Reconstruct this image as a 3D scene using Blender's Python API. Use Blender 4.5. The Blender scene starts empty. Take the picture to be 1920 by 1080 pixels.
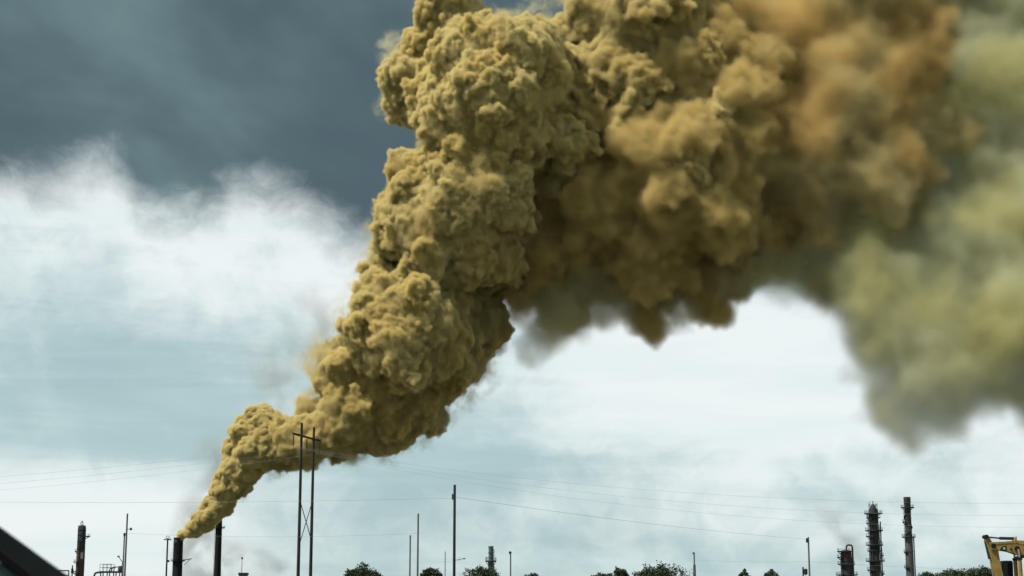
import bpy, bmesh, math, random
import numpy as np
from mathutils import Vector, Matrix

R = math.radians
scene = bpy.context.scene
C = scene.collection

# ---------------------------------------------------------------- camera
EYE = Vector((0.0, 0.0, 1.6))
FPX = 3100.0                       # focal length in pixels of the 1920 wide photograph
PITCH = math.atan(610.0 / FPX)     # horizon sits a little below the frame
cam = bpy.data.cameras.new('camera')
cam.sensor_width = 36.0
cam.lens = 36.0 * FPX / 1920.0
cam.clip_start = 0.05
cam.clip_end = 20000.0
cam.dof.use_dof = True
cam.dof.focus_distance = 900.0
cam.dof.aperture_fstop = 30.0
cam_o = bpy.data.objects.new('camera', cam)
cam_o.location = EYE
cam_o.rotation_euler = (math.pi / 2 + PITCH, 0, 0)
C.objects.link(cam_o)
scene.camera = cam_o

# ---------------------------------------------------------------- render settings
scene.render.engine = 'CYCLES'
cy = scene.cycles
cy.use_denoising = True
cy.max_bounces = 8
cy.diffuse_bounces = 4
cy.volume_bounces = 2
cy.transparent_max_bounces = 256
cy.use_adaptive_sampling = True
cy.adaptive_threshold = 0.025
vs = scene.view_settings
vs.view_transform = 'Standard'
vs.look = 'None'
vs.exposure = 0.0
vs.gamma = 1.0
vs.use_curve_mapping = False

# ---------------------------------------------------------------- node helpers
class Nd:
    """a float socket with operators that add Math nodes"""
    def __init__(s, tree, sock): s.t, s.s = tree, sock
    def m(s, op, *a, clamp=False):
        n = s.t.nodes.new('ShaderNodeMath'); n.operation = op; n.use_clamp = clamp
        for i, v in enumerate((s,) + a):
            if isinstance(v, Nd): s.t.links.new(v.s, n.inputs[i])
            else: n.inputs[i].default_value = v
        return Nd(s.t, n.outputs[0])
    def __add__(s, o): return s.m('ADD', o)
    def __sub__(s, o): return s.m('SUBTRACT', o)
    def __mul__(s, o): return s.m('MULTIPLY', o)
    def __truediv__(s, o): return s.m('DIVIDE', o)
    __radd__ = __add__
    __rmul__ = __mul__
    def __rsub__(s, o): return (s * -1.0) + o
    def clamp(s): return s.m('ADD', 0.0, clamp=True)
    def step(s, a, b):
        n = s.t.nodes.new('ShaderNodeMapRange'); n.interpolation_type = 'SMOOTHSTEP'
        s.t.links.new(s.s, n.inputs[0]); n.inputs[1].default_value = a; n.inputs[2].default_value = b
        return Nd(s.t, n.outputs[0])

def vec(t, x, y, z):
    n = t.nodes.new('ShaderNodeCombineXYZ')
    for i, v in enumerate((x, y, z)):
        if isinstance(v, Nd): t.links.new(v.s, n.inputs[i])
        else: n.inputs[i].default_value = v
    return n.outputs[0]

def noise(t, v, scale, detail=4.0, rough=0.5, dist=0.0, out=0):
    n = t.nodes.new('ShaderNodeTexNoise')
    if v is not None: t.links.new(v, n.inputs['Vector'])
    n.inputs['Scale'].default_value = scale; n.inputs['Detail'].default_value = detail
    n.inputs['Roughness'].default_value = rough; n.inputs['Distortion'].default_value = dist
    return Nd(t, n.outputs[0]) if out == 0 else n.outputs[1]

def mix(t, f, a, b):
    n = t.nodes.new('ShaderNodeMix'); n.data_type = 'RGBA'
    if isinstance(f, Nd): t.links.new(f.s, n.inputs[0])
    else: n.inputs[0].default_value = f
    for i, v in ((6, a), (7, b)):
        if isinstance(v, tuple): n.inputs[i].default_value = (*v, 1.0)
        else: t.links.new(v, n.inputs[i])
    return n.outputs[2]

def lin(r, g, b):
    f = lambda c: c / 12.92 if c <= 0.04045 else ((c + 0.055) / 1.055) ** 2.4
    return tuple(f(c / 255.0) for c in (r, g, b))

# ---------------------------------------------------------------- world: storm sky
SUN_TO = Vector((-0.44, -0.20, 0.87)).normalized()     # direction towards the sun
world = bpy.data.worlds.new('World')
scene.world = world
world.use_nodes = True
t = world.node_tree
t.nodes.clear()
out = t.nodes.new('ShaderNodeOutputWorld')
sky = t.nodes.new('ShaderNodeTexSky')
sky.sky_type = 'NISHITA'; sky.sun_disc = False
sky.sun_elevation = math.asin(SUN_TO.z)
sky.sun_rotation = math.atan2(SUN_TO.x, SUN_TO.y)
bg_sky = t.nodes.new('ShaderNodeBackground'); bg_sky.inputs[1].default_value = 0.08
t.links.new(sky.outputs[0], bg_sky.inputs[0])
tc = t.nodes.new('ShaderNodeTexCoord')
sp = t.nodes.new('ShaderNodeSeparateXYZ'); t.links.new(tc.outputs['Generated'], sp.inputs[0])
X, Y, Z = (Nd(t, sp.outputs[i]) for i in range(3))
az = X.m('ARCTAN2', Y) * (180 / math.pi)               # degrees to the right of straight ahead
el = Z.m('ARCSINE') * (180 / math.pi)                  # degrees above the horizon
dirv = vec(t, az * 0.1, el * 0.13, 0.0)                # cloud coordinates, a little flattened
warp = t.nodes.new('ShaderNodeVectorMath'); warp.operation = 'MULTIPLY_ADD'
t.links.new(noise(t, dirv, 1.6, 5, 0.55, out=1), warp.inputs[0])
warp.inputs[1].default_value = (0.5, 0.5, 0.0); t.links.new(dirv, warp.inputs[2])
wv = warp.outputs[0]
n_big = noise(t, wv, 1.1, 6, 0.52)
n_mid = noise(t, wv, 3.2, 7, 0.58)
n_fine = noise(t, wv, 9.0, 6, 0.6)
n_streak = noise(t, vec(t, az * 0.05, el * 0.5, 3.0), 1.6, 6, 0.55, 0.6)
# lower edge of the slate storm cloud, elevation against azimuth
fc = t.nodes.new('ShaderNodeFloatCurve')
EDGE = [(-60, 12.5), (-30, 13.5), (-17.7, 13.79), (-16.0, 14.09), (-14.8, 14.53), (-14.0, 14.85), (-13.4, 13.9), (-12.6, 13.46), (-10.5, 13.59), (-9.5, 14.14), (-8.3, 13.77), (-6.8, 12.9), (-5.1, 12.3), (-3.0, 13.04), (2.6, 11.71), (10.0, 10.85), (20, 9), (40, 12), (60, 13)]
cv = fc.mapping.curves[0]
pts = [((a + 60) / 120, e / 30) for a, e in EDGE]
cv.points[0].location = pts[0]; cv.points[1].location = pts[-1]
for p in pts[1:-1]: cv.points.new(*p)
for p in cv.points: p.handle_type = 'AUTO'
fc.mapping.update()
t.links.new(((az + 60.0) / 120.0).clamp().s, fc.inputs['Value'])
edge = Nd(t, fc.outputs[0]) * 30.0
h = el - edge + (n_mid - 0.5) * 3.0 + (n_big - 0.5) * 2.2 + (n_fine - 0.5) * 0.9
dark = h.step(-1.1, 1.5)
dark = dark * (1.0 - (el.step(24.0, 44.0) * 0.35) - n_big.step(0.5, 0.7) * el.step(22.0, 40.0) * 0.35)   # overhead the storm cloud is broken by paler gaps
# bright towers just under that edge, teal gaps lower down
def blob(a, e, ra, re):
    x = (az - a) / ra; y = (el - e) / re
    return (x * x + y * y).m('MULTIPLY', -1.0).m('EXPONENT')
rim = ((h + 0.2) * 0.42).m('EXPONENT').clamp()
white = rim * 0.95 + (n_big - 0.5) * 1.5 + (n_mid - 0.5) * 1.15 + (n_fine - 0.5) * 0.5 + 0.30
for a, e, ra, re, w in [(-15.8, 2.9, 5.0, 1.7, 1.2), (6.5, 8.0, 4.0, 2.6, 0.85), (11.0, 6.4, 4.5, 1.8, 0.55), (14.5, 3.0, 5.0, 1.6, 0.3),
                        (3.0, 8.5, 3.5, 2.0, 0.45), (-8.0, 11.2, 5.0, 1.6, 0.35),
                        (-15.5, 8.2, 5.5, 2.6, -0.35), (-12.5, 6.2, 5.5, 1.2, -0.3), (-2.0, 5.0, 4.5, 1.1, -0.75), (1.5, 7.0, 2.5, 1.0, -0.15),
                        (9.0, 1.6, 6.0, 0.9, -0.3), (0.0, 2.6, 6.0, 1.4, -0.1)]:
    white = white + blob(a, e, ra, re) * w
white = white + (n_streak - 0.5) * 0.45 * (1.0 - el.step(4.0, 9.0))
puff = 1.0 - (noise(t, wv, 2.6, 6, 0.5) - 0.5).m('ABSOLUTE') * 4.0            # rounded heads of the low cumulus
white = white + (puff - 0.55) * 0.32 * az.step(-6.0, 3.0)
band = noise(t, vec(t, az * 0.035 + el * 0.02, el * 0.34, 11.0), 1.3, 5, 0.55, 0.3).step(0.48, 0.70)   # grey layers between
white = white - band * 0.42 * (1.0 - az.step(-4.0, 12.0) * 0.5)
white = white.step(-0.25, 1.05)
cw = mix(t, white, lin(172, 199, 202), lin(242, 249, 249))
cw = mix(t, (n_streak - 0.42).m('MULTIPLY', 1.2, clamp=True), cw, lin(206, 230, 230))
cd = mix(t, (noise(t, vec(t, az * 0.075 + el * 0.03, el * 0.085, 7.0), 1.5, 4, 0.5, 0.3) + (n_big - 0.5) * 0.4).step(0.36, 0.72), lin(80, 99, 105), lin(110, 135, 137))
cd = mix(t, (n_mid - 0.35) * 0.5, cd, lin(74, 92, 100))
col = mix(t, dark, cw, cd)
bg = t.nodes.new('ShaderNodeBackground'); t.links.new(col, bg.inputs[0]); bg.inputs[1].default_value = 1.0
ms = t.nodes.new('ShaderNodeMixShader')
ms.inputs[0].default_value = 0.93                      # nearly closed cloud cover over the blue
t.links.new(bg_sky.outputs[0], ms.inputs[1]); t.links.new(bg.outputs[0], ms.inputs[2])
t.links.new(ms.outputs[0], out.inputs['Surface'])

# ---------------------------------------------------------------- sun, veiled by cloud
sun = bpy.data.lights.new('sun', 'SUN')
sun.energy = 5.0; sun.angle = R(7); sun.color = (1.0, 0.95, 0.88)
sun_o = bpy.data.objects.new('sun', sun); C.objects.link(sun_o)
sun_o.rotation_euler = SUN_TO.to_track_quat('Z', 'Y').to_euler()

# ---------------------------------------------------------------- object helpers
def at(px, py, y):
    """the point at depth y metres that the photograph shows at pixel px, py"""
    sx = (px - 960.0) / FPX; sy = (540.0 - py) / FPX
    d = Vector((sx, math.cos(PITCH) - sy * math.sin(PITCH), math.sin(PITCH) + sy * math.cos(PITCH)))
    return EYE + d * (y / d.y)

def tag(o, label=None, cat=None, group=None, kind=None):
    for k, v in (('label', label), ('category', cat), ('group', group), ('kind', kind)):
        if v: o[k] = v
    return o

# ================================================================ the smoke
PY = 1180.0                                            # depth of the plume
PXM = PY / FPX                                         # metres per photo pixel at that depth
rng = np.random.default_rng(11)
# lobes: photo x, y, depth offset and radius, in photo pixels at the plume's distance
NECK = [
 (335,1013,0,9),(337,1005,0,10),(344,1000,0,12),(354,995,0,14),(366,989,0,16.5),(380,979,0,20),(393,966,0,24),(407,948,0,28),(422,925,0,31),(438,900,2,33),(452,876,0,35),(468,856,-4,38),(490,842,-4,38),
 (440,838,10,24),(462,812,6,32),(486,792,6,32),(512,824,-10,34),(540,836,-10,36),
]
DENSE = [
 (500,842,10,34),(486,800,16,26),(532,838,4,40),
 (566,826,-14,44),(604,812,0,54),(572,766,12,22),(645,812,14,50),(660,770,-26,64),(636,706,-40,48),(706,782,20,62),(640,670,0,36),
 (730,740,10,80),(766,724,20,74),(808,698,34,50),
 (706,672,-20,50),(770,640,-85,100),(806,690,-30,66),(716,598,-70,44),(822,600,-60,58),
 (846,632,50,82),(896,610,80,52),(880,560,90,74),(810,545,90,70),
 (770,515,60,60),(856,440,-80,106),(926,480,-10,66),(764,424,-50,52),(806,366,-80,70),(900,392,-130,76),(950,440,-30,54),(782,340,-10,44),(820,462,-120,52),(738,455,-10,30),(732,520,0,30),
 (930,345,90,92),(742,356,0,24),(856,305,50,50),
 (930,235,-125,112),(860,215,-90,80),(776,172,-20,58),(975,170,-140,92),(1036,292,-80,54),(945,150,-60,80),(890,150,-135,62),(1040,160,-20,70),(985,296,-110,46),
 (838,28,0,60),(806,84,10,42),(826,-40,10,56),(880,84,-20,46),
]
MID = [(1000,420,60,90),(1100,210,10,80),(1180,150,-10,84),(1215,70,-30,84),(1160,20,0,90),(1270,130,-20,84),(1310,200,-10,70),(1120,300,30,80),(1190,250,-10,80),(1090,70,40,50),(1100,400,50,80),(1280,30,20,80),(1230,-40,0,90),
 (1250,300,-30,84),(1340,260,-30,66),(1060,340,20,70)]
SOFT = [
 (1000,430,90,110),(1060,400,70,120),(1010,510,100,90),(1130,190,50,110),(1265,160,30,110),(1140,270,30,110),
 (1290,270,-10,110),(1345,220,-20,84),(1220,330,0,140),(1375,270,-30,66),(1400,140,30,100),(1330,40,50,110),
 (1150,400,10,120),(1240,440,20,120),(1330,390,-20,104),(1080,465,80,92),(1190,480,40,78),(1290,470,40,80),(1222,540,55,46),(1335,515,50,54),(1380,430,30,74),(1120,495,90,50),
 (1213,585,60,27),(1345,565,60,26),(1440,340,30,84),(1440,430,50,66),(1420,240,30,70)]
BROWN = [(1480,120,40,120),(1600,190,0,140),(1560,60,40,130),(1640,330,-10,120),(1700,120,10,110),(1730,240,0,84),(1500,330,-20,90),(1480,220,-30,80),(1560,420,20,90),(1770,150,20,60),
         (1620,-60,40,150),(1450,450,40,60),(1400,20,40,100),(1440,350,10,76),(1690,400,10,80),(1740,40,30,90),(1740,-80,30,120),(1620,440,30,70),(1540,250,-60,64),(1420,130,-20,70),(1520,140,-40,70)]
OLIVE = [(1640,540,20,120),(1740,630,-10,150),(1860,600,-20,170),(1702,742,20,78),(1645,660,20,66),(1790,745,10,66),(1920,420,40,200),(1500,500,40,80),(1440,480,50,64),(1530,430,40,84),(1610,450,30,84),(1905,170,40,190),
         (2000,620,0,190),(2080,380,40,250),(2080,120,40,240),(1940,-60,60,200),(1760,470,0,120),(1565,480,40,96),(1590,570,40,44),(1480,535,50,40),(1385,515,60,44),(1708,795,30,32),(1850,730,20,50),(1730,500,-50,60),(1840,480,-60,70),(1755,350,60,100),(1780,250,70,90)]
VEIL = [(770,806,30,34),(785,840,30,20),(716,846,30,26),(660,858,20,26),(600,868,10,18),(870,740,40,26),(905,690,50,30),(930,655,50,24),(840,775,40,24),(752,112,0,44),(738,150,0,30),(720,190,0,24),
        (690,500,10,34),(676,540,10,30),(640,600,10,30),(600,650,10,34),(575,690,10,24),(700,420,0,24),(1000,24,20,46),(970,40,20,30),(1050,-20,20,50),(900,30,10,30),(455,915,16,28),(510,880,16,28),(540,876,10,20),
        (830,270,-100,16),(815,245,-100,16),(850,300,-105,16),(870,330,-110,18)]
DRAPE = [(985,565,50,44),(1025,600,30,58),(1070,575,30,58),(1430,490,50,50),(1490,500,50,54),(1540,520,50,56),(1450,450,50,60),(1125,545,50,58),(1016,640,40,32),(1050,600,45,36),(1165,560,50,46),(1100,590,50,26),(1290,560,50,40),(1400,500,50,56),(1372,540,50,30)]
PALE = [(1806,96,0,50),(1828,134,0,34),(1785,30,-20,50),(1820,60,0,40)]

def to_world(lobes):
    out = []
    for px, py, dz, r in lobes:
        c = at(px, py, PY); c.y += dz * PXM
        out.append((np.array(c), r * PXM))
    return out

def build_field(spheres, vox, buds, bud_r, k_rel, shrink):
    """signed distance of smoothly joined lobes with smaller puffs budding from them, on a grid"""
    pad = 12.0 + 3 * vox
    lo = np.min([c - r * 1.35 for c, r in spheres], axis=0) - pad
    hi = np.max([c + r * 1.35 for c, r in spheres], axis=0) + pad
    dims = ((hi - lo) / vox).astype(int) + 1
    hi = lo + vox * (dims - 1)
    sdf = np.full(dims, 40.0, np.float32)
    axs = [(lo[i] + vox * np.arange(dims[i])).astype(np.float32) for i in range(3)]
    def add(c, r, k):
        m = r + (40.0 if r > 20 else 14.0)
        sl = []
        for i in range(3):
            a, b = int(max(0, (c[i] - m - lo[i]) / vox)), int(min(dims[i], (c[i] + m - lo[i]) / vox + 2))
            if b <= a: return
            sl.append(slice(a, b))
        q = [((axs[i][sl[i]] - c[i]) ** 2).astype(np.float32) for i in range(3)]
        d = np.sqrt(q[0][:, None, None] + q[1][None, :, None] + q[2][None, None, :]) - r
        s = sdf[tuple(sl)]
        hh = np.maximum(k - np.abs(s - d), 0.0) / k
        np.minimum(s, d, out=s); s -= hh * hh * (k * 0.25)
    for c, r in spheres: add(c, r * shrink, 1.0 + k_rel * r)
    for c, r in spheres:
        for _ in range(buds if r > 12 else 6):
            d = rng.normal(size=3); d /= np.linalg.norm(d)
            rr = r * rng.uniform(*bud_r)
            add(c + d * (r * 0.95 - rr * 0.55), rr, 1.0 + 0.5 * k_rel * r)
    return sdf, lo, hi, dims

def gn_tree(name):
    g = bpy.data.node_groups.new(name, 'GeometryNodeTree')
    g.interface.new_socket('Geometry', in_out='INPUT', socket_type='NodeSocketGeometry')
    g.interface.new_socket('Geometry', in_out='OUTPUT', socket_type='NodeSocketGeometry')
    return g, g.nodes.new('NodeGroupInput'), g.nodes.new('NodeGroupOutput')

def vmath(g, op, a, b=None, scale=None):
    n = g.nodes.new('ShaderNodeVectorMath'); n.operation = op
    for i, v in enumerate((a, b)):
        if v is None: continue
        if isinstance(v, tuple): n.inputs[i].default_value = v
        else: g.links.new(v, n.inputs[i])
    if scale is not None:
        if isinstance(scale, Nd): g.links.new(scale.s, n.inputs['Scale'])
        else: n.inputs['Scale'].default_value = scale
    return n.outputs[0]

def billow_mesh(name, lobes, vox, sequence, iso=0.0, buds=14, bud_r=(0.22, 0.42), k_rel=0.05, shrink=0.93, even=False):
    """a closed billowing hull round the lobes. sequence: ('swirl', size, amount), ('bumps', size, amount), ('sub',)"""
    sdf, lo, hi, dims = build_field(to_world(lobes), vox, buds, bud_r, k_rel, shrink)
    fm = bpy.data.meshes.new('field')
    fm.vertices.add(sdf.size)
    fm.attributes.new('d', 'FLOAT', 'POINT').data.foreach_set('value', sdf.ravel())
    fo = bpy.data.objects.new('field', fm)
    g, gi, go = gn_tree('billow_' + name)
    pos = lambda: g.nodes.new('GeometryNodeInputPosition').outputs[0]
    nrm = lambda: g.nodes.new('GeometryNodeInputNormal').outputs[0]
    s = g.nodes.new('ShaderNodeSeparateXYZ'); g.links.new(pos(), s.inputs[0])
    # the index passes 2**24 on fine grids, so it is summed as integers
    im = []
    for i, mul in enumerate((dims[1] * dims[2], dims[2], 1)):
        q = ((Nd(g, s.outputs[i]) - float(lo[i])) * (1.0 / vox))
        a = g.nodes.new('FunctionNodeFloatToInt'); a.rounding_mode = 'ROUND'; g.links.new(q.s, a.inputs[0])
        b = g.nodes.new('FunctionNodeIntegerMath'); b.operation = 'MULTIPLY'; g.links.new(a.outputs[0], b.inputs[0]); b.inputs[1].default_value = int(mul)
        im.append(b.outputs[0])
    for q in im[1:]:
        b = g.nodes.new('FunctionNodeIntegerMath'); b.operation = 'ADD'; g.links.new(im[0], b.inputs[0]); g.links.new(q, b.inputs[1]); im[0] = b.outputs[0]
    na = g.nodes.new('GeometryNodeInputNamedAttribute'); na.data_type = 'FLOAT'; na.inputs[0].default_value = 'd'
    si = g.nodes.new('GeometryNodeSampleIndex'); si.data_type = 'FLOAT'; si.clamp = True
    g.links.new(gi.outputs[0], si.inputs['Geometry']); g.links.new(na.outputs[0], si.inputs['Value']); g.links.new(im[0], si.inputs['Index'])
    vc = g.nodes.new('GeometryNodeVolumeCube')
    g.links.new((Nd(g, si.outputs[0]) * -1.0 + 20.0).m('MAXIMUM', 0.0).s, vc.inputs['Density'])
    vc.inputs['Min'].default_value = tuple(map(float, lo)); vc.inputs['Max'].default_value = tuple(map(float, hi))
    for k, n in zip(('Resolution X', 'Resolution Y', 'Resolution Z'), dims): vc.inputs[k].default_value = int(n)
    v2m = g.nodes.new('GeometryNodeVolumeToMesh')
    g.links.new(vc.outputs[0], v2m.inputs['Volume']); v2m.inputs['Threshold'].default_value = 20.0 - iso
    geo = v2m.outputs[0]
    ps = g.nodes.new('ShaderNodeSeparateXYZ'); g.links.new(pos(), ps.inputs[0])
    neck = (Nd(g, ps.outputs[2]) - 55.0).step(0.0, 90.0)           # finer near the stack mouth
    rough = noise(g, pos(), 1 / 38.0, 2.0).step(0.36, 0.60) * 0.95 + 0.36   # ragged and smooth areas
    if even: neck = neck * 0.0; rough = rough * 0.0 + 1.0
    def set_pos(geo, off):
        n = g.nodes.new('GeometryNodeSetPosition')
        g.links.new(geo, n.inputs['Geometry']); g.links.new(off, n.inputs['Offset'])
        return n.outputs[0]
    def centred(size, det=2.0):
        return vmath(g, 'SUBTRACT', noise(g, pos(), 1.0 / size, det, 0.5, out=1), (0.5, 0.5, 0.5))
    for op in sequence:
        if op[0] == 'sub':
            n = g.nodes.new('GeometryNodeSubdivisionSurface'); g.links.new(geo, n.inputs[0]); n.inputs['Level'].default_value = 1
            geo = n.outputs[0]; continue
        if op[0] == 'remesh':                                      # even out stretched faces
            n = g.nodes.new('GeometryNodeMeshToVolume'); n.resolution_mode = 'VOXEL_SIZE'
            g.links.new(geo, n.inputs['Mesh']); n.inputs['Voxel Size'].default_value = op[1]; n.inputs['Interior Band Width'].default_value = op[1] * 3; n.inputs['Density'].default_value = 1.0
            w = g.nodes.new('GeometryNodeVolumeToMesh'); g.links.new(n.outputs[0], w.inputs['Volume']); w.inputs['Threshold'].default_value = 0.06
            geo = w.outputs[0]; continue
        size, a = op[1], op[2]
        tear = noise(g, pos(), 1 / 30.0, 1.0).step(0.35, 0.65) * 1.2 + 0.3
        k = neck * (1.0 if size > 15 else 0.5 if size > 6 else -0.1) + ((1.0 if even else 0.0) if size > 15 else (1.0 if even else 0.5) if size > 6 else (1.0 if even else 1.1))
        if op[0] == 'swirl':
            geo = set_pos(geo, vmath(g, 'SCALE', centred(size), None, k * a * (tear if size < 10 else 1.0)))
        elif op[0] == 'folds':                                     # rounded ridges with sharp creases, several octaves
            wv_ = vmath(g, 'ADD', pos(), vmath(g, 'SCALE', centred(size * 0.8, 1.0), None, 0.9 * size))
            f1 = (noise(g, wv_, 1.0 / size, 0.0) - 0.5).m('ABSOLUTE'); f2 = (noise(g, wv_, 2.3 / size, 0.0) - 0.5).m('ABSOLUTE'); f3 = (noise(g, wv_, 5.1 / size, 0.0) - 0.5).m('ABSOLUTE')
            geo = set_pos(geo, vmath(g, 'SCALE', nrm(), None, (f1 + f2 * 0.5 + f3 * 0.24 - 0.17) * k * (rough if size < 15 else 1.0) * (a * 3.2)))
        else:
            p = vmath(g, 'ADD', pos(), vmath(g, 'SCALE', centred(size * 1.1, 1.0), None, 0.8 * size))
            v = g.nodes.new('ShaderNodeTexVoronoi'); v.feature = 'F1'
            g.links.new(p, v.inputs['Vector']); v.inputs['Scale'].default_value = 1.0 / size
            d = Nd(g, v.outputs['Distance'])
            hgt = (0.42 - d * d) * k * a
            if size < 15: hgt = hgt * rough
            geo = set_pos(geo, vmath(g, 'SCALE', nrm(), None, hgt))
    ssm = g.nodes.new('GeometryNodeSetShadeSmooth'); g.links.new(geo, ssm.inputs[0])
    g.links.new(ssm.outputs[0], go.inputs[0])
    md = fo.modifiers.new('billow', 'NODES'); md.node_group = g
    C.objects.link(fo)
    dg = bpy.context.evaluated_depsgraph_get()
    me = bpy.data.meshes.new_from_object(fo.evaluated_get(dg), depsgraph=dg)
    me.name = name
    bpy.data.objects.remove(fo); bpy.data.meshes.remove(fm); bpy.data.node_groups.remove(g)
    print(name, 'grid', dims, 'faces', len(me.polygons))
    return me

def smoke_material(name, color, density, aniso=0.0, color2=None, patch=None, col_size=60.0):
    m = bpy.data.materials.new(name); m.use_nodes = True
    t = m.node_tree; t.nodes.clear()
    o = t.nodes.new('ShaderNodeOutputMaterial'); pv = t.nodes.new('ShaderNodeVolumePrincipled')
    t.links.new(pv.outputs[0], o.inputs['Volume'])
    pv.inputs['Color'].default_value = (*color, 1)
    pv.inputs['Density'].default_value = density
    pv.inputs['Anisotropy'].default_value = aniso
    if color2 or patch:
        tcn = t.nodes.new('ShaderNodeNewGeometry')
        if color2:
            f = noise(t, tcn.outputs['Position'], 1.0 / col_size, 1.0, 0.5).step(0.40, 0.60)
            t.links.new(mix(t, f, color, color2), pv.inputs['Color'])
        if patch:
            f = noise(t, tcn.outputs['Position'], 1.0 / patch, 3.0, 0.55, 0.4).step(0.42, 0.66)
            t.links.new((f * density).s, pv.inputs['Density'])
    return m

def fog(name, hull, vox, band, mat, parent=None):
    """a real volume filling the hull, thinning over `band` metres towards its skin"""
    src = bpy.data.objects.new(name + '_hull', hull)   # only feeds the volume, never linked
    v = bpy.data.volumes.new(name)
    o = bpy.data.objects.new(name, v); C.objects.link(o)
    g, gi, go = gn_tree('fog_' + name)
    oi = g.nodes.new('GeometryNodeObjectInfo'); oi.inputs[0].default_value = src
    n = g.nodes.new('GeometryNodeMeshToVolume'); n.resolution_mode = 'VOXEL_SIZE'
    g.links.new(oi.outputs['Geometry'], n.inputs['Mesh'])
    n.inputs['Voxel Size'].default_value = vox; n.inputs['Interior Band Width'].default_value = band; n.inputs['Density'].default_value = 1.0
    sm = g.nodes.new('GeometryNodeSetMaterial'); sm.inputs['Material'].default_value = mat
    g.links.new(n.outputs[0], sm.inputs[0]); g.links.new(sm.outputs[0], go.inputs[0])
    o.modifiers.new('fog', 'NODES').node_group = g
    v.materials.append(mat)
    o.parent = parent
    return o

FINE = [('swirl', 40, 26), ('bumps', 28, 17), ('remesh', 2.0), ('folds', 23, 7.5), ('swirl', 13, 9), ('bumps', 11, 6), ('remesh', 1.15), ('folds', 9, 4.6), ('swirl', 5, 4.0), ('remesh', 0.85), ('bumps', 4.4, 1.9), ('folds', 3.6, 1.4)]
MEDIUM = [('swirl', 50, 32), ('bumps', 30, 20), ('remesh', 2.2), ('folds', 24, 8), ('swirl', 15, 11), ('bumps', 11, 6), ('remesh', 1.4), ('folds', 10, 4.4), ('swirl', 6, 4.2), ('remesh', 1.2), ('bumps', 5, 2.2), ('folds', 4.2, 1.2)]
SMOOTH = [('swirl', 70, 45), ('bumps', 40, 26), ('remesh', 2.6), ('folds', 30, 9), ('swirl', 22, 14), ('bumps', 16, 9), ('remesh', 1.9), ('swirl', 9, 6), ('folds', 9, 4)]
DRIFT = [('swirl', 90, 60), ('swirl', 40, 26), ('bumps', 40, 17), ('remesh', 3.0), ('folds', 32, 10), ('swirl', 20, 14), ('folds', 14, 6), ('remesh', 2.2), ('swirl', 9, 6), ('folds', 7, 4)]
LOOSE = [('swirl', 110, 60), ('swirl', 45, 30), ('bumps', 34, 16), ('remesh', 3.0), ('folds', 26, 8), ('swirl', 18, 14), ('remesh', 2.4), ('swirl', 8, 7), ('folds', 9, 4)]
WISPY = [('swirl', 40, 28), ('bumps', 27, 19), ('remesh', 2.0), ('swirl', 14, 14), ('swirl', 7, 9), ('remesh', 1.5), ('folds', 6, 4), ('swirl', 3.5, 4)]

# the opaque heart of the column, deep inside its own smoke
core_me = billow_mesh('smoke_plume', DENSE, 3.0, [('swirl', 40, 26), ('bumps', 22, 13)], iso=-8.0)
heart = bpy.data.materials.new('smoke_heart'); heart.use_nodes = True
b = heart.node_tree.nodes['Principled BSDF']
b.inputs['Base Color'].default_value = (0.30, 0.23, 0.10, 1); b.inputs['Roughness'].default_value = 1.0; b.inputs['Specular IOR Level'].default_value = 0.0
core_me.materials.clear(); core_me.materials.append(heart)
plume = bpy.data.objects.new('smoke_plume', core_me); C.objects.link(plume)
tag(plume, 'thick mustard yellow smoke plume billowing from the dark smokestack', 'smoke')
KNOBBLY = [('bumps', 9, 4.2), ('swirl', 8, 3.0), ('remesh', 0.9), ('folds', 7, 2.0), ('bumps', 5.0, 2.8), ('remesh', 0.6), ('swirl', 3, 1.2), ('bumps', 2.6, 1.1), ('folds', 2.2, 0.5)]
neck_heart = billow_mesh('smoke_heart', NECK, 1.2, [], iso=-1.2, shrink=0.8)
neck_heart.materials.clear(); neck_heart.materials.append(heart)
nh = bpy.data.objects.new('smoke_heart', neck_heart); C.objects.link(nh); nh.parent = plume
fog('neck_billow', billow_mesh('neck_billow', NECK, 1.2, KNOBBLY, buds=20, bud_r=(0.28, 0.5), k_rel=0.02, shrink=0.86, even=True), 0.51, 1.5, smoke_material('fresh_smoke', (0.925, 0.795, 0.385), 2.6), plume)
rng = np.random.default_rng(11)
fog('billow', billow_mesh('billow', DENSE, 2.4, FINE, k_rel=0.03), 0.79, 2.4, smoke_material('mustard_smoke', (0.925, 0.795, 0.395), 1.5, 0, (0.912, 0.752, 0.335), None, 34.0), plume)
fog('middle_billow', billow_mesh('middle_billow', MID, 2.4, MEDIUM, k_rel=0.03), 1.03, 3.4, smoke_material('mellow_smoke', (0.91, 0.77, 0.38), 0.8, 0, (0.895, 0.725, 0.32), None, 34.0), plume)
fog('soft_billow', billow_mesh('soft_billow', SOFT, 3.2, SMOOTH, k_rel=0.05), 1.67, 6.0, smoke_material('tan_smoke', (0.86, 0.685, 0.30), 0.26), plume)
fog('brown_drift', billow_mesh('brown_drift', BROWN, 3.4, DRIFT, k_rel=0.08), 1.91, 11.0, smoke_material('brown_smoke', (0.82, 0.61, 0.255), 0.09, 0, (0.83, 0.72, 0.38)), plume)
fog('olive_drift', billow_mesh('olive_drift', OLIVE, 4.2, LOOSE, k_rel=0.08), 2.69, 8.0, smoke_material('olive_smoke', (0.825, 0.84, 0.575), 0.042, 0, (0.85, 0.825, 0.44)), plume)
fog('drape', billow_mesh('drape', DRAPE, 3.0, LOOSE, k_rel=0.1), 2.57, 6.0, smoke_material('olive_drape', (0.80, 0.73, 0.44), 0.08), plume)
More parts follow.
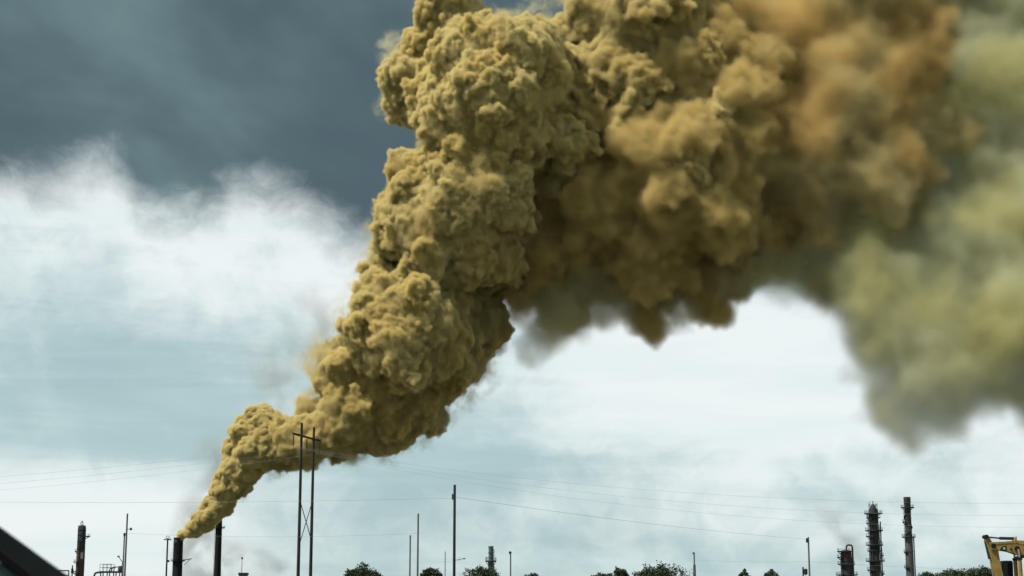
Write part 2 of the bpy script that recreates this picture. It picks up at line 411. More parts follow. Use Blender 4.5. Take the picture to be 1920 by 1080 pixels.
fog('veil', billow_mesh('veil', VEIL, 3.0, WISPY, k_rel=0.2), 2.03, 5.0, smoke_material('thin_smoke', (0.86, 0.82, 0.56), 0.10, 0, None, 9.0), plume)
fog('pale_veil', billow_mesh('pale_veil', PALE, 3.0, LOOSE, k_rel=0.2), 2.71, 9.0, smoke_material('pale_smoke', (0.92, 0.88, 0.60), 0.05), plume)
rng = np.random.default_rng(11)
fog('fringe', billow_mesh('fringe', DENSE, 3.0, WISPY, iso=2.6), 1.51, 2.5, smoke_material('fringe_smoke', (0.89, 0.75, 0.37), 0.16, 0, None, 11.0), plume)

# ================================================================ materials
def mat(name, color, rough=0.7, metal=0.0, color2=None, size=1.0, streak=False, bump=0.0):
    m = bpy.data.materials.new(name); m.use_nodes = True
    t = m.node_tree; b = t.nodes['Principled BSDF']
    b.inputs['Base Color'].default_value = (*color, 1); b.inputs['Roughness'].default_value = rough
    b.inputs['Metallic'].default_value = metal; b.inputs['Specular IOR Level'].default_value = 0.25
    if color2 or bump:
        tcn = t.nodes.new('ShaderNodeTexCoord')
        mp = t.nodes.new('ShaderNodeMapping'); t.links.new(tcn.outputs['Object'], mp.inputs[0])
        if streak: mp.inputs['Scale'].default_value = (1, 1, 0.15)
        f = noise(t, mp.outputs[0], 1.0 / size, 5, 0.6)
        if color2: t.links.new(mix(t, f.step(0.35, 0.65), color, color2), b.inputs['Base Color'])
        if bump:
            bp = t.nodes.new('ShaderNodeBump'); bp.inputs['Strength'].default_value = bump; t.links.new(f.s, bp.inputs['Height'])
            t.links.new(bp.outputs[0], b.inputs['Normal'])
    return m
M = {
 'soot':   mat('sooty_steel', (0.008, 0.011, 0.0105), 0.95, 0, (0.016, 0.019, 0.018), 2.5, True, 0.3),
 'dark':   mat('dark_steel', (0.018, 0.025, 0.025), 0.65, 0, (0.034, 0.042, 0.042), 1.5, True),
 'grey':   mat('weathered_grey_steel', (0.075, 0.085, 0.085), 0.65, 0, (0.13, 0.13, 0.125), 3.0, True, 0.2),
 'tank':   mat('insulated_cladding', (0.038, 0.043, 0.040), 0.75, 0, (0.085, 0.082, 0.068), 3.5, True, 0.2),
 'rust':   mat('rusty_red_cladding', (0.07, 0.042, 0.034), 0.8, 0, (0.11, 0.08, 0.065), 2.5, True, 0.2),
 'red':    mat('red_oxide_paint', (0.13, 0.035, 0.04), 0.7, 0, (0.09, 0.04, 0.04), 1.5),
 'green':  mat('grey_green_paint', (0.085, 0.13, 0.12), 0.6, 0, (0.12, 0.17, 0.155), 2.5, True),
 'pale':   mat('pale_cladding', (0.42, 0.42, 0.38), 0.6),
 'wood':   mat('creosoted_wood', (0.022, 0.024, 0.022), 0.85, 0, (0.045, 0.042, 0.036), 0.4, True, 0.3),
 'pole':   mat('galvanised_pole', (0.10, 0.12, 0.12), 0.5, 0.3, (0.15, 0.17, 0.17), 0.6, True),
 'wire':   mat('aluminium_wire', (0.32, 0.35, 0.35), 0.6),
 'ceramic':mat('brown_insulator', (0.05, 0.03, 0.02), 0.3),
 'lamp':   mat('lamp_housing', (0.08, 0.09, 0.09), 0.5),
 'yellow': mat('worn_yellow_paint', (0.40, 0.27, 0.075), 0.65, 0, (0.26, 0.18, 0.06), 0.35, False, 0.15),
 'seal':   mat('matt_black_seal', (0.002, 0.0022, 0.0025), 1.0),
 'black':  mat('black_rubber', (0.012, 0.013, 0.014), 0.7),
 'chrome': mat('chromed_rod', (0.55, 0.52, 0.48), 0.25, 0.9),
 'cab':    mat('dark_cab_paint', (0.010, 0.015, 0.02), 0.5),
 'glass':  mat('tinted_glass', (0.012, 0.018, 0.022), 0.15),
 'trim':   mat('black_car_trim', (0.009, 0.014, 0.0145), 0.95, 0, (0.012, 0.017, 0.0175), 0.02),
 'door':   mat('grey_door_panel', (0.05, 0.085, 0.083), 0.6),
 'bark':   mat('tree_bark', (0.07, 0.055, 0.04), 0.9, 0, (0.11, 0.09, 0.07), 0.3, True, 0.4),
 'leaf':   mat('dark_oak_leaves', (0.030, 0.046, 0.024), 0.6, 0, (0.055, 0.075, 0.036), 1.2),
 'leaf2':  mat('grey_green_leaves', (0.040, 0.062, 0.040), 0.6, 0, (0.07, 0.095, 0.055), 1.2),
 'ground': mat('scrub_ground', (0.055, 0.06, 0.035), 0.95, 0, (0.10, 0.09, 0.06), 9.0),
 'asphalt':mat('asphalt', (0.045, 0.046, 0.047), 0.9, 0, (0.06, 0.06, 0.06), 3.0),
 'paint':  mat('road_paint', (0.6, 0.6, 0.55), 0.7),
}

# ================================================================ mesh helpers
class MB:
    def __init__(s): s.b = bmesh.new()
    def tube(s, a, c, r0, r1=None, n=12, caps=True):
        a, c = Vector(a), Vector(c); r1 = r0 if r1 is None else r1
        q = (c - a).to_track_quat('Z', 'Y')
        ring = lambda p, r: [s.b.verts.new(p + q @ Vector((r * math.cos(2 * math.pi * i / n), r * math.sin(2 * math.pi * i / n), 0))) for i in range(n)]
        A, B = ring(a, r0), ring(c, r1)
        for i in range(n): s.b.faces.new((A[i], A[(i + 1) % n], B[(i + 1) % n], B[i]))
        if caps: s.b.faces.new(A[::-1]); s.b.faces.new(B)
        return s
    def path(s, pts, r, n=8, r1=None):
        pts = [Vector(p) for p in pts]; rings = []
        for i, p in enumerate(pts):
            d = (pts[min(i + 1, len(pts) - 1)] - pts[max(i - 1, 0)]).normalized()
            q = d.to_track_quat('Z', 'Y'); rr = r if r1 is None else r + (r1 - r) * i / (len(pts) - 1)
            rings.append([s.b.verts.new(p + q @ Vector((rr * math.cos(2 * math.pi * k / n), rr * math.sin(2 * math.pi * k / n), 0))) for k in range(n)])
        for A, B in zip(rings, rings[1:]):
            for k in range(n): s.b.faces.new((A[k], A[(k + 1) % n], B[(k + 1) % n], B[k]))
        s.b.faces.new(rings[0][::-1]); s.b.faces.new(rings[-1])
        return s
    def lathe(s, prof, n=32, c=(0, 0, 0)):
        c = Vector(c)
        rings = [[s.b.verts.new(c + Vector((r * math.cos(2 * math.pi * k / n), r * math.sin(2 * math.pi * k / n), z))) for k in range(n)] for r, z in prof]
        for A, B in zip(rings, rings[1:]):
            for k in range(n): s.b.faces.new((A[k], A[(k + 1) % n], B[(k + 1) % n], B[k]))
        s.b.faces.new(rings[0][::-1]); s.b.faces.new(rings[-1])
        return s
    def box(s, lo, hi):
        v = [s.b.verts.new((x, y, z)) for x in (lo[0], hi[0]) for y in (lo[1], hi[1]) for z in (lo[2], hi[2])]
        for f in ((0, 1, 3, 2), (4, 6, 7, 5), (0, 4, 5, 1), (2, 3, 7, 6), (0, 2, 6, 4), (1, 5, 7, 3)): s.b.faces.new([v[i] for i in f])
        return s
    def bar(s, a, c, w, h, up=(0, 0, 1)):
        a, c = Vector(a), Vector(c); d = (c - a).normalized(); x = d.cross(Vector(up)).normalized(); z = x.cross(d)
        v = [s.b.verts.new(p + x * (sx * w / 2) + z * (sz * h / 2)) for p in (a, c) for sx in (-1, 1) for sz in (-1, 1)]
        for f in ((0, 1, 3, 2), (4, 6, 7, 5), (0, 4, 5, 1), (2, 3, 7, 6), (0, 2, 6, 4), (1, 5, 7, 3)): s.b.faces.new([v[i] for i in f])
        return s
    def prism(s, pts, off):
        """polygon (points in space) extruded by the vector off"""
        off = Vector(off); A = [s.b.verts.new(Vector(p)) for p in pts]; B = [s.b.verts.new(Vector(p) + off) for p in pts]
        s.b.faces.new(A); s.b.faces.new(B[::-1])
        for i in range(len(A)): s.b.faces.new((A[i], B[i], B[(i + 1) % len(A)], A[(i + 1) % len(A)]))
        return s
    def arc(s, r0, r1, z0, z1, a0, a1, n=14, c=(0, 0, 0)):
        """a slab that follows part of a ring; angles in degrees, 0 = +X, 270 = towards the camera"""
        c = Vector(c); cols = []
        for i in range(n + 1):
            a = R(a0 + (a1 - a0) * i / n); u = Vector((math.cos(a), math.sin(a), 0))
            cols.append([s.b.verts.new(c + u * r + Vector((0, 0, z))) for r, z in ((r0, z0), (r1, z0), (r1, z1), (r0, z1))])
        for A, B in zip(cols, cols[1:]):
            for k in range(4): s.b.faces.new((A[k], A[(k + 1) % 4], B[(k + 1) % 4], B[k]))
        s.b.faces.new(cols[0]); s.b.faces.new(cols[-1][::-1])
        return s
    def build(s, name, m, parent=None, smooth=False, bevel=0.0):
        if bevel: bmesh.ops.bevel(s.b, geom=list(s.b.edges), offset=bevel, segments=1, affect='EDGES')
        bmesh.ops.recalc_face_normals(s.b, faces=s.b.faces)
        me = bpy.data.meshes.new(name); s.b.to_mesh(me); s.b.free()
        if smooth:
            for p in me.polygons: p.use_smooth = True
            me.set_sharp_from_angle(angle=R(40))
        me.materials.append(m)
        o = bpy.data.objects.new(name, me); C.objects.link(o); o.parent = parent
        return o

def thing(name, loc, label, cat, group=None):
    o = bpy.data.objects.new(name, None); o.location = loc; o.empty_display_size = 0.5; C.objects.link(o)
    return tag(o, label, cat, group)

def foot(px, py, y):
    """base on the ground and height of an upright thing whose top the photo shows at px, py"""
    p = at(px, py, y)
    return Vector((p.x, y, 0.0)), p.z
def zat(py, y): return at(960, py, y).z
S = lambda y: y / FPX                                   # metres per photo pixel at depth y

# ================================================================ ground
gm = MB(); gm.box((-4000, -400, -2.0), (4000, 9000, 0.0)); tag(gm.build('ground', M['ground']), kind='structure')
rm = MB(); rm.box((-14, -400, 0.002), (3.5, 160, 0.012)); tag(rm.build('road', M['asphalt']), kind='structure')
lm = MB()
for k in range(-20, 16): lm.box((-5.1, k * 10.0, 0.013), (-4.95, k * 10.0 + 3.0, 0.017))
tag(lm.build('road_marking', M['paint']), kind='structure')

# ================================================================ refinery towers and stacks
def railing(t, r, z, a0, a1, mt, c=(0, 0, 0)):
    m = MB(); n = max(3, int(abs(a1 - a0) / 24)); c = Vector(c)
    for zz in (0.55, 1.1): m.arc(r - 0.05, r + 0.05, z + zz - 0.04, z + zz + 0.04, a0, a1, 16, c)
    for i in range(n + 1):
        a = R(a0 + (a1 - a0) * i / n); p = c + Vector((r * math.cos(a), r * math.sin(a), z)); m.tube(p, p + Vector((0, 0, 1.1)), 0.05, n=5)
    return m.build('railing', mt, t)

def platform(t, r, w, z, a0, a1, mt):
    m = MB(); m.arc(r + 0.02, r + w, z - 0.5, z, a0, a1, 18)
    for i in range(4):
        a = R(a0 + (a1 - a0) * (i + 0.5) / 4); u = Vector((math.cos(a), math.sin(a), 0))
        m.bar(u * (r + 0.03) + Vector((0, 0, z - 1.7)), u * (r + w * 0.9) + Vector((0, 0, z - 0.3)), 0.16, 0.16)
    p = m.build('platform', mt, t)
    railing(p, r + w - 0.08, z, a0, a1, mt)
    return p

def ladder(t, r, ang, z0, z1, mt):
    m = MB(); u = Vector((math.cos(R(ang)), math.sin(R(ang)), 0)); v = Vector((-u.y, u.x, 0)); c = u * (r + 0.28)
    for s in (-1, 1): m.bar(c + v * (0.25 * s) + Vector((0, 0, z0)), c + v * (0.25 * s) + Vector((0, 0, z1)), 0.09, 0.09, up=u)
    for i in range(int((z1 - z0) / 0.6)): m.bar(c - v * 0.25 + Vector((0, 0, z0 + i * 0.6)), c + v * 0.25 + Vector((0, 0, z0 + i * 0.6)), 0.05, 0.05)
    for i in range(int((z1 - z0) / 1.5)):               # safety hoops
        z = z0 + 2 + i * 1.5
        if z < z1: m.path([c + v * (0.4 * math.cos(a)) + u * (0.7 * math.sin(a)) + Vector((0, 0, z)) for a in (0, 0.8, 1.57, 2.34, 3.14)], 0.035, 4)
    return m.build('ladder', mt, t)

def pipe(t, r, ang, z0, z1, pr, mt, over=False):
    """riser clamped to the shell; over=True bends it across the top"""
    u = Vector((math.cos(R(ang)), math.sin(R(ang)), 0)); c = u * (r + pr + 0.15)
    pts = [c + Vector((0, 0, z0)), c + Vector((0, 0, z1))]
    if over: pts = [pts[0], pts[1]] + [u * ((r + pr + 0.15) * math.cos(a) ) + Vector((0, 0, z1 + (r * 0.55) * math.sin(a))) for a in (0.4, 0.9, 1.4)] + [Vector((0, 0, z1 - 0.4)) + u * 0.1]
    return MB().path(pts, pr, 8).build('riser_pipe', mt, t, smooth=True)

def shell(t, name, prof, mt, rings=()):
    m = MB(); m.lathe(prof, 36)
    for r, z in rings: m.arc(r - 0.05, r + 0.14, z - 0.12, z + 0.12, 0, 360, 36)
    return m.build(name, mt, t, smooth=True)

# --- the smoking stack
y = PY; b, H = foot(335, 1008, y); r = 8.4 * S(y)
stack = thing('smokestack', b, 'short dark smokestack pouring out the mustard yellow smoke', 'smokestack')
shell(stack, 'shaft', [(r * 1.18, 0), (r * 1.06, H * 0.5), (r, H - 1.4), (r * 1.08, H - 1.4), (r * 1.08, H), (r * 0.82, H), (r * 0.82, H - 6)], M['soot'], [(r * 1.02, H - k) for k in (5, 10, 15, 20, 25, 30)])
zp = zat(1051, y)
platform(stack, r * 1.03, 1.7, zp, 0, 360, M['soot'])
m = MB(); m.bar((r + 0.5, -0.5, zp + 0.1), (r + 6.6, -0.5, zp + 1.3), 0.5, 0.5); m.bar((r + 1.5, -0.5, zp - 3.2), (r + 5.6, -0.5, zp + 0.8), 0.3, 0.3)
m.build('davit_arm', M['soot'], stack)
ladder(stack, r * 1.05, 215, 3, H - 2, M['soot']); pipe(stack, r * 1.08, 320, 0, H - 6, 0.35, M['soot'])
# --- its taller neighbour
y = 1245.0; b, H = foot(411, 969, y); r = 6.2 * S(y)
st2 = thing('smokestack', b, 'tall slim dark stack partly veiled at its top by the passing smoke', 'smokestack')
shell(st2, 'shaft', [(r * 1.2, 0), (r, H * 0.6), (r * 0.93, H), (r * 0.75, H), (r * 0.75, H - 5)], M['soot'], [(r * 0.98, H - k) for k in (13, 22, 31, 40)])
platform(st2, r * 0.97, 2.3, zat(989, y), 0, 360, M['soot']); ladder(st2, r * 1.05, 200, 3, H - 3, M['soot'])
# --- brown and black column on the left
y = 1000.0; b, H = foot(154, 986, y); r = 7.6 * S(y)
col = thing('distillation_column', b, 'blackened column with rusty brown lower half beside the car pillar', 'column')
zb = zat(1032, y)
shell(col, 'upper_shell', [(r * 0.98, zb), (r * 0.98, H - 1.2), (r * 0.7, H), (r * 0.3, H + 0.5)], M['dark'], [(r, zb + k) for k in (1, 5, 9, 12)])
shell(col, 'lower_shell', [(r * 1.05, 0), (r, zb)], M['rust'], [(r, zb - k) for k in (4, 8, 12, 16, 20)])
MB().path([(-0.3 * r, 0, H), (-0.3 * r, 0, H + 2.2), (0.0, 0, H + 3.0), (0.15 * r, 0, H + 1.8), (0.2 * r, 0, H)], 0.28, 8).build('vent_pipe', M['grey'], col, smooth=True)
railing(col, r * 0.95, H - 0.9, 0, 360, M['dark'])
platform(col, r, 2.6, zat(1005, y), -50, 50, M['dark']); platform(col, r, 1.6, zat(1053, y), 130, 260, M['dark']); platform(col, r, 1.0, zat(1033, y), 150, 210, M['dark'])
platform(col, r * 1.02, 1.4, zat(1074, y), 120, 290, M['dark'])
MB().arc(r * 1.02, r * 1.06, zat(1048, y), zat(1036, y), 283, 318, 6).build('cladding_panel', M['pale'], col)
pipe(col, r, 262, 0, zb + 6, 0.3, M['dark']); pipe(col, r, 335, 0, H - 3, 0.22, M['grey']); ladder(col, r * 1.04, 250, 2, zat(1053, y), M['dark'])
# --- right-hand group
y = 800.0; b, H = foot(1586, 1031, y); r = 10 * S(y)
c1 = thing('distillation_column', b, 'stubby column with dull red top and looped overhead pipe', 'column')
zr, zr2 = zat(1034, y), zat(1045, y)
shell(c1, 'lower_shell', [(r * 1.08, 0), (r * 1.04, zr2)], M['tank'], [(r * 1.05, zat(k, y)) for k in (1052, 1066, 1078)])
shell(c1, 'red_band', [(r * 1.02, zr2), (r * 1.0, zr)], M['red'])
shell(c1, 'head', [(r * 0.98, zr), (r * 0.8, H - 0.3), (r * 0.4, H)], M['dark'])
m = MB(); xs = 0.05 * r
m.path([(xs, -0.6, H - 0.8), (xs, -0.6, H + 1.2), (xs + 0.4, -0.6, H + 2.1), (xs + 1.2, -0.6, H + 2.3), (r * 1.05, -0.6, H + 2.1), (r * 1.18, -0.6, H + 1.2), (r * 1.2, -0.6, 5)], 0.42, 8)
m.build('overhead_pipe', M['dark'], c1, smooth=True)
platform(c1, r * 1.02, 1.5, zat(1033, y), 130, 300, M['dark']); platform(c1, r * 1.05, 1.6, zat(1044, y), 140, 230, M['dark']); platform(c1, r * 1.06, 1.4, zat(1057, y), 0, 360, M['dark']); platform(c1, r * 1.07, 2.4, zat(1077, y), -60, 240, M['dark'])
ladder(c1, r * 1.05, 220, 3, zr, M['dark'])

y = 800.0; b, H = foot(1637, 951, y); r = 8.8 * S(y)
c2 = thing('distillation_column', b, 'tall grey column ringed with many walkway platforms and pointed top', 'column')
shell(c2, 'shell', [(r * 1.18, 0), (r * 1.16, zat(1035, y)), (r * 1.04, zat(1034, y)), (r * 0.98, zat(956, y)), (r * 0.96, zat(958.5, y))], M['tank'], [(r * 1.08, zat(k, y)) for k in (985, 1000, 1016, 1042, 1056, 1070)])
for py, w, a0, a1 in ((962, 2.0, 0, 360), (970, 1.1, 120, 330), (980, 1.2, 150, 260), (994, 1.9, 0, 360), (1005, 1.6, 140, 250), (1014, 1.1, -60, 40), (1021, 1.8, 0, 360), (1032, 1.2, 0, 360), (1041, 1.4, -60, 60), (1051, 1.9, 0, 360), (1068, 1.3, 140, 260), (1075, 1.4, -60, 50)):
    platform(c2, r * (1.02 if py < 1034 else 1.17), w, zat(py, y), a0, a1, M['dark'])
shell(c2, 'head', [(r * 0.97, zat(958.5, y)), (r * 0.95, zat(955, y)), (r * 0.80, H - 0.8), (r * 0.35, H + 1.0), (r * 0.12, H + 1.6)], M['dark'])
m = MB()
for a in (40, 150, 210, 330): m.tube((r * 0.9 * math.cos(R(a)), r * 0.9 * math.sin(R(a)), H - 0.8), (r * 0.9 * math.cos(R(a)), r * 0.9 * math.sin(R(a)), H + 2.3), 0.09, n=5)
m.tube((0, 0, H + 1.5), (0, 0, H + 3.0), 0.2, n=6); m.build('vent_stubs', M['dark'], c2)
railing(c2, r * 0.92, H + 0.1, 0, 360, M['dark'])
for a, pr, mt in ((300, 0.42, 'grey'), (340, 0.3, 'dark'), (238, 0.25, 'dark'), (215, 0.2, 'grey')): pipe(c2, r * 1.17, a, 0, zat(966 + (a % 7) * 3, y), pr, M[mt])
ladder(c2, r * 1.1, 190, 3, zat(965, y), M['dark'])

y = 820.0; b, H = foot(1700.5, 932, y); r = 6.2 * S(y)
c3 = thing('smokestack', b, 'tallest slim grey stack standing right of the ringed column', 'smokestack')
shell(c3, 'lower_shaft', [(r * 1.22, 0), (r * 1.12, zat(1006, y))], M['grey'], [(r * 1.17, zat(k, y)) for k in (1034, 1063)])
shell(c3, 'upper_shaft', [(r * 1.0, zat(1006, y)), (r * 0.95, H - 3.4), (r * 1.05, H - 3.2), (r * 1.05, H), (r * 0.8, H), (r * 0.8, H - 5)], M['tank'], [(r * 1.0, zat(k, y)) for k in (960, 972, 984, 996)])
platform(c3, r * 0.99, 1.6, zat(951, y), 0, 360, M['dark']); platform(c3, r * 1.0, 1.1, zat(978, y), 140, 230, M['dark']); platform(c3, r * 1.1, 1.5, zat(1006, y), 0, 360, M['dark'])
platform(c3, r * 1.13, 0.9, zat(1034, y), 150, 230, M['dark']); platform(c3, r * 1.18, 1.0, zat(1062, y), 150, 240, M['dark'])
m = MB(); m.path([(r * 1.1 * math.cos(a), r * 1.1 * math.sin(a), zat(1004, y) + (zat(955, y) - zat(1004, y)) * i / 60) for i, a in ((k, k * 0.14 - 2.8) for k in range(61))], 0.28, 6)
m.build('helical_strake', M['dark'], c3, smooth=True)
pipe(c3, r * 1.16, 338, 0, zat(1008, y), 0.3, M['green']); ladder(c3, r * 1.03, 186, 3, zat(952, y), M['dark'])

y = 600.0; b, H = foot(920.5, 1024, y); r = 4.6 * S(y)
c4 = thing('smokestack', b, 'short grey green stack rising from the tree right of the tall pole', 'smokestack')
shell(c4, 'shaft', [(r * 1.25, 0), (r * 1.15, zat(1051, y)), (r * 0.95, zat(1050, y)), (r * 0.95, H - 0.8), (r * 1.05, H - 0.7), (r * 1.05, H), (r * 0.8, H), (r * 0.8, H - 3)], M['green'], [(r * 1.0, zat(1036, y))])
platform(c4, r * 1.1, 1.0, zat(1051, y), 90, 380, M['dark']); ladder(c4, r * 1.05, 330, 2, H - 1, M['dark'])

# --- process unit left of the lamp poles
y = 700.0; k = S(y); b, _ = foot(205, 1060, y)
X_ = lambda px: (px - 205) * k
u = thing('process_unit', b, 'dark pipework deck with handrails left of the two slim lamp poles', 'process unit')
zd = zat(1071, y)
m = MB(); m.box((X_(190), -2.5, zd - 0.7), (X_(229), 2.5, zd)); 
for px in (192, 204, 216, 227): m.box((X_(px) - 0.2, -2.3, 0), (X_(px) + 0.2, -1.9, zd - 0.7)); m.box((X_(px) - 0.2, 1.9, 0), (X_(px) + 0.2, 2.3, zd - 0.7))
m.build('deck', M['dark'], u)
zt = zat(1058, y)
for yy in (-2.4, 2.4):
    m = MB()
    for z in (zt, (zt + zd) / 2): m.bar((X_(190), yy, z), (X_(212), yy, z), 0.12, 0.14)
    for px in (190.5, 197.5, 204.5, 211.5): m.bar((X_(px), yy, zd), (X_(px), yy, zt), 0.14, 0.14, up=(0, 1, 0))
    m.build('handrail', M['dark'], u)
m = MB(); m.lathe([(0.3, zd), (1.05, zd), (1.1, zat(1063, y)), (0.9, zat(1061.5, y)), (0.2, zat(1061, y))], 16, (X_(226), 0, 0)); m.build('drum', M['tank'], u, smooth=True)
m = MB(); m.path([(X_(178), 0, 0), (X_(178), 0, zat(1079, y)), (X_(179.5), 0, zat(1075, y)), (X_(183), 0, zat(1073.5, y)), (X_(190), 0, zat(1073, y)), (X_(192), 0, zat(1073, y))], 0.42, 8); m.build('pipe_bend', M['dark'], u, smooth=True)
m = MB()
for q in range(3): m.path([(X_(207 + 4 * q), -1.4, zd), (X_(208 + 4 * q), -1.4, zat(1067 - q, y)), (X_(213 + 4 * q), -1.4, zat(1064 - q * 0.6, y)), (X_(222), -1.4, zat(1063, y))], 0.22, 6)
m.build('piping', M['dark'], u, smooth=True)
m = MB(); m.bar((X_(229), 0, zat(1054, y)), (X_(221), 0, zat(1043, y)), 0.25, 0.25); m.bar((X_(228), 0, zat(1062, y)), (X_(229), 0, zat(1054, y)), 0.2, 0.2, up=(0, 1, 0)); m.box((X_(219.5), -0.4, zat(1045, y)), (X_(223), 0.4, zat(1042, y)))
m.build('jib', M['grey'], u)
# --- pipe frame beside the car pillar, and a post
y = 500.0; k = S(y); b, _ = foot(120, 1070, y)
f = thing('pipe_frame', b, 'low pale grey pipe frame between the car pillar and the brown column', 'pipe frame')
m = MB(); z = zat(1070, y)
for px in (110, 129): m.bar(((px - 120) * k, 0, 0), ((px - 120) * k, 0, z), 0.3, 0.3, up=(0, 1, 0))
m.build('uprights', M['grey'], f); MB().bar((-11 * k, -0.2, z), (9.6 * k, -0.2, z), 0.35, 0.35).build('top_beam', M['dark'], f); MB().bar((-9 * k, -0.2, z - 1.4), (9 * k, -0.2, z - 1.4), 0.22, 0.22).build('lower_beam', M['grey'], f)
y = 480.0; b, H = foot(136, 1060, y)
p = thing('vent_post', b, 'stubby dark vent post left of the brown column', 'post')
MB().tube((0, 0, 0), (0, 0, H), 0.22, 0.18).build('post', M['dark'], p, smooth=True); MB().bar((0, 0, zat(1071.5, y)), (9 * S(y), 0, zat(1072.5, y)), 0.2, 0.2).build('side_arm', M['dark'], p); MB().tube((0, 0, zat(1075, y)), (0, 0, zat(1066, y)), 0.38, 0.34).build('collar', M['dark'], p, smooth=True)

# ================================================================ poles and lamps
def pole(name, px, py, y, r, label, cat, mt, group=None, part='pole'):
    b, H = foot(px, py, y)
    o = thing(name, b, label, cat, group)
    MB().tube((0, 0, 0), (0, 0, H), r * 1.25, r, 10).build(part, mt, o, smooth=True)
    return o, H
G = 'slim utility and lamp poles along the road'
o, H = pole('lamp_pole', 239, 963, 172, 0.085, 'tall slim pole with small lamp on a side arm right of the pipework deck', 'lamp pole', M['pole'], G)
z = zat(991.5, 172); MB().bar((0.05, 0, z - 0.06), (0.36, 0, z), 0.05, 0.05).build('arm', M['pole'], o)
MB().lathe([(0.05, z - 0.16), (0.13, z - 0.12), (0.15, z), (0.1, z + 0.1), (0.03, z + 0.13)], 12, (0.42, 0, 0)).build('lamp_head', M['lamp'], o, smooth=True)
o, H = pole('utility_pole', 233.5, 1000, 215, 0.09, 'shorter slim pole just left of the tall lamp pole, collar at its top', 'pole', M['pole'], G)
MB().tube((0, 0, H - 0.35), (0, 0, H + 0.05), 0.14).build('collar', M['dark'], o, smooth=True)
o, H = pole('high_mast_light', 314.5, 1009, 607, 0.28, 'mast with a ring of floodlights beside the smoking stack', 'mast light', M['dark'])
m = MB()
for q in range(12):
    a0, a1 = 2 * math.pi * q / 12, 2 * math.pi * (q + 1) / 12
    m.bar((0.62 * math.cos(a0), 0, H + 0.15 + 0.62 * math.sin(a0)), (0.62 * math.cos(a1), 0, H + 0.15 + 0.62 * math.sin(a1)), 0.16, 0.16, up=(0, 1, 0))
m.build('hoop', M['dark'], o)
m = MB()
m.arc(0.5, 0.75, H - 0.35, H - 0.2, 0, 360, 20); m.build('light_ring', M['dark'], o)
for a in (0, 90, 180, 270):
    c = (1.05 * math.cos(R(a)), 1.05 * math.sin(R(a)), 0)
    MB().box((c[0] - 0.3, c[1] - 0.3, H - 0.75), (c[0] + 0.3, c[1] + 0.3, H - 0.3)).build('floodlight', M['lamp'], o, bevel=0.06)
MB().bar((0.2, 0, zat(1052, 607)), (0.9, 0, zat(1052, 607)), 0.5, 0.8).build('control_box', M['dark'], o)
# box tower with a mast on it
y = 400.0; k = S(y); b, H = foot(456.5, 1074, y)
o = thing('equipment_tower', b, 'narrow building top with dark cap between stack and twin wooden poles', 'building')
MB().box((-7.2 * k, -1.1, 0), (7.2 * k, 1.1, H - 0.5)).build('wall', M['green'], o); MB().box((-8.2 * k, -1.25, H - 0.5), (8.2 * k, 1.25, H)).build('roof', M['dark'], o)
o, H2 = pole('roof_mast', 454, 1046.5, 400, 0.06, 'thin mast with small knob standing on the narrow building', 'mast', M['dark'])
o.location.z = H; 
for ch in o.children: ch.scale.z = (H2 - H) / H2
MB().lathe([(0.05, -0.3), (0.24, -0.15), (0.24, 0.1), (0.05, 0.25)], 10, (0, 0, H2 - H)).build('knob', M['dark'], o, smooth=True)
# poles in the middle
o, H = pole('utility_pole', 769.3, 1005, 222, 0.095, 'shorter of the two bare poles left of the black pole', 'pole', M['pole'], G)
MB().tube((0, 0, H - 0.05), (0, 0, H + 0.12), 0.11, 0.05).build('cap', M['dark'], o)
o, H = pole('utility_pole', 784.2, 965, 174, 0.085, 'taller of the two bare poles left of the black pole', 'pole', M['pole'], G)
MB().tube((0, 0, H - 0.05), (0, 0, H + 0.12), 0.1, 0.05).build('cap', M['dark'], o)
o, H = pole('utility_pole', 852.6, 909, 133, 0.10, 'thick black wooden pole with bracket near its top, right of bare poles', 'pole', M['wood'])
z = zat(931, 133); MB().box((-0.22, -0.1, z - 0.25), (-0.11, 0.1, z + 0.2)).build('bracket', M['dark'], o, bevel=0.02)
z = zat(1048, 133)
MB().bar((0.1, 0, z - 0.1), (0.66, 0, z), 0.035, 0.035).build('arm', M['pole'], o)
MB().lathe([(0.05, z - 0.03), (0.12, z - 0.01), (0.10, z + 0.05), (0.03, z + 0.08)], 12, (0.78, 0, 0)).build('lamp_head', M['lamp'], o, smooth=True)
MB().path([(0.4 + 0.1 * math.cos(a), 0, z - 0.02 + 0.14 * math.sin(a)) for a in [q * 0.5236 for q in range(13)]], 0.012, 4).build('hanging_loop', M['wire'], o)
y = 520.0; b, H = foot(835, 1034, y)
o = thing('lattice_mast', b, 'faint thin lattice mast left of the black pole', 'mast')
m = MB()
for sx, sy in ((-1, -1), (1, -1), (0, 1)): m.bar((0.22 * sx, 0.22 * sy, 0), (0.16 * sx, 0.16 * sy, H), 0.07, 0.07, up=(0, 1, 0))
m.build('legs', M['pole'], o); m = MB()
for q in range(int(H / 0.8)): m.bar((-0.2, -0.2, q * 0.8), (0.2, -0.2, q * 0.8 + 0.8), 0.04, 0.04); m.bar((0.2, -0.2, q * 0.8), (0, 0.2, q * 0.8 + 0.8), 0.04, 0.04)
m.build('bracing', M['pole'], o)
o, H = pole('lamp_pole', 957.3, 1037, 250, 0.10, 'pale lamp post with dark round head right of the green stack', 'lamp pole', M['pole'], G)
MB().lathe([(0.05, H - 0.15), (0.2, H - 0.05), (0.22, H + 0.12), (0.14, H + 0.24), (0.03, H + 0.28)], 14, (-0.06, 0, 0)).build('lamp_head', M['dark'], o, smooth=True)
o, H = pole('utility_pole', 1301.5, 1038, 250, 0.10, 'grey pole with thicker base at right edge of the widest tree', 'pole', M['pole'], G)
